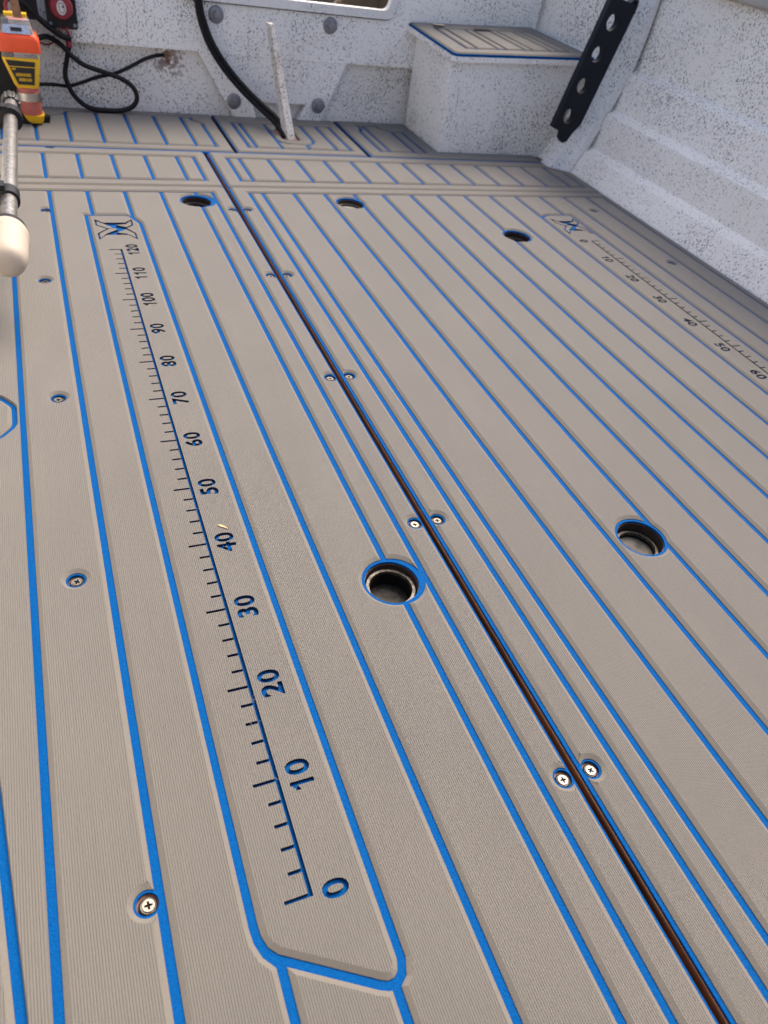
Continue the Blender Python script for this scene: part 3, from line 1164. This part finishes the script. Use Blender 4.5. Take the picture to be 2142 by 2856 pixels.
# motor well seen through the opening
b = MB()
b.box((.22, 2.1605, .18), (1.0, 2.52, .20))
b.box((.22, 2.52, .18), (1.0, 2.54, .38))
b.box((.20, 2.1605, .18), (.22, 2.54, .50))
b.box((1.0, 2.1605, .18), (1.02, 2.54, .50))
b.build('motor_well', M['well'], tr, org)
b = MB()
b.box((.745, 2.40, .20), (.80, 2.46, .50))
b.box((.62, 2.30, .20), (.66, 2.34, .48))
b.build('well_upright', M['wellgrey'], tr, org)
b = MB()
b.tube([(.70, 2.28, .21), (.80, 2.30, .30), (.90, 2.34, .44)], .008, 8, 0, 1)
b.build('well_brace', M['well'], tr, org)
for bx, bz in ((.371, .247), (.420, .043), (.691, .248), (.672, .044)):
    b = MB()
    b.lathe([(.0205, 0), (.0205, .0020), (.0185, .0045), (.0150, .0055), (.0118, .0060)], (bx, 2.0998, bz), (0, -1, 0), 28, cap1=True)
    bo = b.build('bolt', M['galv'], tr, org, smooth=40)
    b = MB()
    b.lathe([(.0098, .0058), (.0098, .0115), (.0080, .0135), (.001, .0138)], (bx, 2.0998, bz), (0, -1, 0), 6)
    b.build('bolt_head', M['galv'], bo, org)

# ------------------------------------------------------------------ white post in the deck cutout
org = (.541, 1.93, 0)
ps = thing('post', org, 'thin worn white post leaning in the deck cutout', 'post')
b = MB()
A, B = Vector((.5405, 1.9330, -.0034)), Vector((.5050, 2.0450, .2480))
sec = [(-.0175, .012), (-.0075, -.010), (.0140, -.010), (.0140, .012)]
rings = []
for i in range(9):
    f = i / 8
    c = A.lerp(B, f)
    w = 1.0 - .45 * f
    rings.append([(c.x + u * w, c.y + v, c.z) for u, v in sec])
b.loops(rings, 0, True, True)
b.build('post_bar', M['paint_post'], ps, org)

# ------------------------------------------------------------------ seat box on the right
org = (1.14, 1.97, 0)
sb = thing('seat_box', org, 'white corner seat box with tilted beige foam lid on the right', 'seat box')
lid_z = lambda x, y: .2840 + .0457 * (x - .925) + .079 * (y - 2.10)
bp = [(.9690, 1.8490), (1.370, 1.8490), (1.31, 2.0985), (.9650, 2.0985)]
b = MB()
n = 4
b.loops([[(x, y, -.0030) for x, y in bp], [(x - (.006 if x < 1 else 0), y, lid_z(x, y) - .0285) for x, y in bp]], 0, True, True)
b.build('box_panel', [M['paint']], sb, org)
lidp = fillet([(.9280, 2.0975), (.9560, 1.8310), (1.412, 1.8310), (1.342, 2.0975)], {1: .022}, 8)
lx = lambda x, y, h: (x, y, lid_z(x, y) - .0096 + h)
b = MB()
b.prism(lidp, lx, -.0185, -.0062, 0)
lid = b.build('lid', M['paint_dirty'], sb, org)
b = MB()
b.prism(offset(ccw(lidp), .0012), lx, -.0060, 0.0, 0)
b.build('blue_base', M['blue'], lid, org)
fieldl = [(.9900, 2.0450), (1.0120, 1.8720), (1.345, 1.8720), (1.300, 2.0450)]
pad('border', lid, org, ccw(offset(ccw(lidp), .0030)), [offset(ccw(fieldl), -G2)], xf=lx)
cuts_x = [0, .10, .30, .38, .56, .64, .82, .90, 1.0]
for i in range(8):
    f0, f1 = cuts_x[i], cuts_x[i + 1]
    q = [(.9900 + .3100 * f0, 2.0450), (1.0120 + .333 * f0, 1.8720), (1.0120 + .333 * f1, 1.8720), (.9900 + .3100 * f1, 2.0450)]
    pad('plank', lid, org, offset(ccw(q), G2), xf=lx, ch=.003)
b = MB()
for i in range(4):
    b.lathe([(.0032, 0), (.0032, .008)], (.985 + i * .0085, 2.0510 - .0, lid_z(.985, 2.05) + .0005), (1, 0, 0), 10)
b.build('hinge', M['steel'], lid, org)
b = MB()
b.prism(fillet([(1.115, 2.030), (1.165, 2.030), (1.165, 2.046), (1.115, 2.046)], .006), lx, .0050, .0066)
b.build('pull_handle', M['black'], lid, org)

# ------------------------------------------------------------------ battery switch
org = (-.013, 2.099, .19)
sw = thing('battery_switch', org, 'black battery switch with round red dial on the transom', 'switch')
b = MB()
b.prism(fillet([(-.0480, .188), (.0220, .188), (.0220, .275), (-.0480, .275)], .008), xz, 2.078, 2.0992)
b.build('switch_body', M['black'], sw, org)
b = MB()
b.lathe([(.0275, 0), (.0270, .012), (.0235, .017), (.012, .0185), (.001, .0188)], (-.0125, 2.078, .2350), (0, -1, 0), 36, cap0=False)
dial = b.build('dial', M['red'], sw, org, smooth=40)
b = MB()
b.prism([(-.0125 + .0105 * math.cos(t), .2350 + .0150 * math.sin(t)) for t in [2 * math.pi * i / 28 for i in range(28)]], xz, 2.0580, 2.0594)
b.build('dial_sticker', M['white'], dial, org)
b = MB()
mk = [(-.0180, .2270), (-.0185, .2430), (-.0150, .2455), (-.0080, .2455), (-.0060, .2430), (-.0060, .2270), (-.0095, .2250), (-.0145, .2250)]
b.prism(ccw(mk), xz, 2.0574, 2.05795, 0, holes=[offset(ccw(mk), .0012)])
b.box((-.0110, 2.0574, .2355), (-.0075, 2.05795, .2395))
b.build('battery_mark', M['labelblack'], dial, org)
for sx_, sz_ in ((.0150, .1970), (-.0410, .1970)):
    b = MB()
    b.lathe([(.0042, 0), (.0040, .0015), (.0020, .0019)], (sx_, 2.078, sz_), (0, -1, 0), 14)
    b.build('mounting_screw', M['galv'], sw, org)

# ------------------------------------------------------------------ cables
def cable(name, label, pts, r, mat, seg=10, sub=5, cat='cable'):
    b = MB()
    b.tube(pts, r, seg, 0, sub)
    o = b.build(name, mat, None, pts[0], smooth=60)
    return tag(o, label, cat)


c1 = [(-.110, 2.02, .158), (-.072, 2.06, .168), (-.050, 2.080, .167), (-.024, 2.083, .152), (-.002, 2.075, .131), (.028, 2.072, .112), (.071, 2.072, .100), (.112, 2.072, .088), (.141, 2.07, .070), (.150, 2.068, .045),
      (.137, 2.066, .0235), (.108, 2.066, .0125), (.069, 2.068, .0098), (.034, 2.072, .0115), (.009, 2.078, .022), (-.013, 2.082, .047), (-.023, 2.086, .082), (-.015, 2.088, .116), (-.005, 2.0885, .148)]
ck = cable('battery_cable', 'thick black cable in a large loop resting on the rear mat', c1, .0062, M['rubber'])
cable('thin_cable', 'thinner black cable crossing the loop to a rusty hole', [(-.105, 2.03, .068), (-.086, 2.06, .065), (-.052, 2.088, .060), (-.020, 2.097, .056), (.015, 2.097, .066), (.054, 2.092, .082), (.101, 2.092, .094), (.140, 2.095, .111), (.180, 2.103, .130), (.212, 2.112, .138), (.238, 2.128, .139)], .0045, M['rubber'])
cable('battery_cable', 'thick black cable sloping from top left to the battery switch', [(-.150, 2.06, .262), (-.127, 2.06, .244), (-.100, 2.062, .238), (-.080, 2.065, .220), (-.057, 2.068, .199), (-.032, 2.070, .181), (-.012, 2.072, .171), (.000, 2.076, .170)], .0070, M['rubber'])
cable('red_wire', 'thin red wire curving below the black cable by the pump', [(-.090, 2.05, .158), (-.073, 2.09, .152), (-.060, 2.097, .147), (-.046, 2.097, .150), (-.037, 2.096, .159)], .0022, M['redtube'], 8, cat='wire')
b = MB()
b.lathe([(.0074, 0), (.0074, .020), (.0066, .021)], (-.0045, 2.0860, .1480), (.02, -.06, 1), 16)
tag(b.build('cable_lug_sleeve', M['redtube'], None, (-.0045, 2.086, .148), smooth=40), 'short red heat shrink sleeve on the cable under the switch', 'cable sleeve')
b = MB()
b.tube([(-.020, 2.082, .191), (-.022, 2.075, .182), (-.015, 2.072, .172)], .0032, 8, 0, 4)
b.tube([(-.009, 2.082, .191), (-.004, 2.074, .184), (-.002, 2.076, .172)], .0040, 8, 0, 4)
tag(b.build('red_wire', M['redtube'], None, (-.02, 2.082, .191), smooth=60), 'short red leads dropping from the battery switch', 'wire')
big = [(.318, 2.075, .40), (.3175, 2.075, .31), (.318, 2.075, .278), (.325, 2.075, .236), (.348, 2.073, .180), (.387, 2.068, .127), (.433, 2.05, .082), (.478, 2.02, .047), (.508, 1.98, .026), (.5235, 1.945, .004), (.526, 1.935, -.003)]
cable('black_hose', 'thick black cable hanging from the opening frame to the deck cutout', big, .0078, M['rubber'])
cable('black_hose', 'second black cable tight beside the thick one above the cutout', [(x + .007, y - .003, z + .009) for x, y, z in big[:-2]] + [(.5255, 1.955, .004)], .0060, M['rubber'])

# rust stain where the thin cable leaves through the panel
b = MB()
b.lathe([(.0095, 0), (.0090, .003), (.006, .0035)], (.240, 2.1254, .139), (0, -1, 0), 14)
tag(b.build('cable_grommet', M['copper'], None, (.240, 2.1254, .139), smooth=40), 'rusty brown grommet where the thin cable enters the transom', 'grommet')

# ------------------------------------------------------------------ yellow and orange pump unit at the left
org = (-.115, 1.95, 0)
pu = thing('bilge_pump', org, 'yellow and orange pump unit with clear top and metal band', 'pump')


def rrect(cx, cy, hx, hy, r, z, n=5):
    p = []
    for sx_, sy_, a in ((1, 1, 0), (-1, 1, 90), (-1, -1, 180), (1, -1, 270)):
        for q in range(n + 1):
            t = R(a + 90 * q / n)
            p.append((cx + sx_ * (hx - r) + r * math.cos(t), cy + sy_ * (hy - r) + r * math.sin(t), z))
    return p


def loft(name, mat, secs, parent=pu, smooth=40):
    b = MB()
    b.loops([rrect(*s) for s in secs], 0, True, True)
    return b.build(name, mat, parent, org, smooth=smooth)


loft('foot', M['black'], [(-.130, 1.960, .034, .020, .005, .0038), (-.130, 1.960, .034, .020, .005, .018)])
loft('foot_tab', M['black'], [(-.088, 1.965, .010, .010, .004, .0040), (-.087, 1.965, .012, .010, .004, .018)])
loft('base_cup', M['yellow'], [(-.108, 1.950, .013, .017, .006, .008), (-.110, 1.950, .018, .020, .008, .012), (-.112, 1.950, .024, .024, .010, .027)])
b = MB()
b.lathe([(.0235, .0272), (.0245, .030), (.0250, .086)], (-.1155, 1.9500, 0), (0, 0, 1), 30)
b.build('hose_body', M['pink'], pu, org, smooth=40)
b = MB()
b.lathe([(.0262, .0575), (.0272, .058), (.0272, .0755), (.0262, .076)], (-.1160, 1.9500, 0), (0, 0, 1), 30, cap0=False, cap1=False)
bd = b.build('metal_band', M['band'], pu, org, smooth=40)
loft('label_body', M['yellow'], [(-.1165, 1.952, .0240, .022, .008, .0862), (-.1170, 1.952, .0270, .023, .008, .092), (-.1210, 1.952, .0405, .026, .008, .146), (-.1210, 1.952, .0405, .026, .008, .150)])
fb = lambda u, v, d: (u, 1.9295 - (v - .092) * .055 - d, v)
b = MB()
b.prism([(-.1350, .0940), (-.1000, .0940), (-.0915, .1430), (-.1540, .1450)], fb, .0006, .0016)
lb = b.build('label', M['labelblack'], pu, org)
b = MB()
for zz, x0, x1 in ((.1310, -.1480, -.0935), (.1270, -.1440, -.1360), (.1250, -.1435, -.1360)):
    b.prism([(x0, zz), (x1, zz), (x1, zz + .0016), (x0, zz + .0016)], fb, .0018, .0022)
for row, x0 in ((.1120, -.1370), (.1015, -.1320)):
    x = x0
    while x < -.1040:
        w = random.choice((.0008, .0014, .0022))
        b.prism([(x, row), (x + w, row), (x + w, row + .0065), (x, row + .0065)], fb, .0018, .0022)
        x += w + random.choice((.0007, .0012))
b.build('label_print', M['yellow'], lb, org)
loft('clear_neck', M['clear'], [(-.1210, 1.952, .0395, .025, .008, .1504), (-.1210, 1.952, .0395, .025, .008, .1615)])
loft('orange_collar', M['orange'], [(-.1200, 1.950, .0445, .030, .008, .1620), (-.1200, 1.950, .0450, .031, .008, .1850), (-.1200, 1.952, .0400, .030, .008, .1960), (-.1200, 1.952, .0370, .028, .008, .1980)])
loft('clear_top', M['clear'], [(-.1200, 1.952, .0350, .025, .006, .1984), (-.1200, 1.955, .0290, .021, .006, .2250), (-.1200, 1.955, .0240, .016, .006, .2280)])
loft('silver_plate', M['silver'], [(-.1210, 1.9240, .0300, .0012, .001, .1990), (-.1210, 1.9300, .0260, .0012, .001, .2160)], smooth=None)
loft('display', M['labelblack'], [(-.1210, 1.9245, .0120, .0012, .001, .2040), (-.1210, 1.9270, .0120, .0012, .001, .2110)], smooth=None)
loft('yellow_ring', M['yellow'], [(-.1180, 1.955, .0240, .012, .004, .2284), (-.1180, 1.955, .0240, .012, .004, .2350)])
b = MB()
b.prism([(-.1220, .2300), (-.1040, .2300), (-.1090, .2900), (-.1260, .2900)], xz, 1.9250, 1.9300)
b.build('strap', M['copper'], pu, org)
b = MB()
b.tube([(-.1330, 1.94, .240), (-.1350, 1.94, .250), (-.1310, 1.94, .262), (-.1290, 1.945, .290)], .0045, 8, 0, 4)
b.build('pump_lead', M['redtube'], pu, org, smooth=60)
loft('back_bracket', M['black'], [(-.168, 1.985, .034, .012, .003, .0040), (-.168, 1.985, .034, .012, .003, .270)])

# dark plastic housing on the transom behind the pump
b = MB()
b.prism(fillet([(-.118, .205), (-.066, .205), (-.066, .275), (-.118, .275)], .006), xz, 2.060, 2.0992)
tag(b.build('junction_box', M['black'], None, (-.09, 2.09, .205)), 'black plastic box on transom behind the pump and cable', 'junction box')

# ------------------------------------------------------------------ pole light stowed at the left
A, B = Vector((-.1510, 1.600, .1370)), Vector((-.1715, .985, .1175))
ax = (B - A).normalized()
org = tuple(A)
pl = thing('pole_light', org, 'scratched silver pole light with white domed lens at left edge', 'light')
b = MB()
Lp = (B - A).length
b.lathe([(.0124, 0), (.0124, Lp)], A, ax, 28)
b.build('pole', M['alloy'], pl, org, smooth=40)
b = MB()
C0 = A + ax * (Lp - .030)
b.lathe([(.0200, 0), (.0265, .004), (.0278, .014), (.0275, .018)], C0, ax, 40)
b.build('lens_collar', M['black'], pl, org, smooth=40)
b = MB()
C1 = C0 + ax * .018
b.lathe([(.0282, 0), (.0288, .012), (.0286, .020), (.0278, .0215), (.0272, .045), (.0262, .075), (.0235, .088), (.0180, .0945), (.0100, .097), (.001, .0975)], C1, ax, 44)
b.build('lens', M['lens'], pl, org, smooth=50)
b = MB()
K0 = A - ax * .030
rings = []
for r_, h_ in ((.0150, 0), (.0185, .004), (.0190, .026), (.0165, .034)):
    u = ax.orthogonal().normalized()
    w = ax.cross(u)
    rings.append([K0 + ax * h_ + (u * math.cos(2 * math.pi * i / 48) + w * math.sin(2 * math.pi * i / 48)) * (r_ - (.0018 if i % 4 < 2 else 0)) for i in range(48)])
b.loops(rings, 0, True, True)
b.build('ribbed_nut', M['greyplast'], pl, org)

for (yy, lab) in ((1.520, 'black clip around the far end of the pole light'), (1.135, 'black clip around the pole beside the white lens')):
    f = (A.y - yy) / (A.y - B.y)
    c = A.lerp(B, f)
    b = MB()
    ro_ = .0215 if yy > 1.3 else .0165
    sec = [(.0126, -.016), (ro_ - .0005, -.015), (ro_, .015), (.0126, .016)]
    uu, ww = Vector((1, 0, 0)), Vector((0, 0, 1))
    rings = []
    for i in range(25):
        t = R(-60 + 300 * i / 24)
        dr = uu * math.cos(t) + ww * math.sin(t)
        rings.append([c + dr * r_ + ax * h_ for r_, h_ in sec])
    b.loops(rings, 0, True, True)
    b.box((c.x - .11, c.y - .014, c.z - .018), (c.x - .018, c.y + .014, c.z + .012))
    b.box((c.x - .030, c.y - .012, c.z + .0135), (c.x - .004, c.y + .012, c.z + .022))
    tag(b.build('pole_clip', M['black'], None, tuple(c), smooth=35), lab, 'clip', 'clips holding the pole light')

# ------------------------------------------------------------------ small debris
b = MB()
P = [(.0205, .4275), (.0225, .4245), (.0265, .4215), (.0310, .4180), (.0275, .4235), (.0240, .4270)]
b.prism(P, ident, HT + .0004, HT + .0013)
tag(b.build('wood_chip', M['chip'], None, (.025, .423, HT)), 'tiny pale wood chip beside the 40 mark', 'wood chip')

b = MB()
for i in range(15):
    yy = random.uniform(-.05, .75)
    xx = random.choice((.001, .003, .004)) + random.uniform(-.001, .0015)
    if i % 4 == 0:
        xx += random.uniform(-.02, .03)
    a = random.uniform(0, 6.28)
    r_ = random.uniform(.0012, .0028)
    pts = [(xx + r_ * math.cos(a + t) - r_ * math.cos(a), yy + r_ * math.sin(a + t), HT + .0005 + .0006 * t / 2) for t in (0, .5, 1.0, 1.5, 2.0)]
    b.tube(pts, .0002, 5, 0, 1)
tag(b.build('foam_shavings', M['foamside'], None, (0, .3, HT)), 'fine pale foam shavings scattered along the long ruler', 'shavings', kind='stuff')
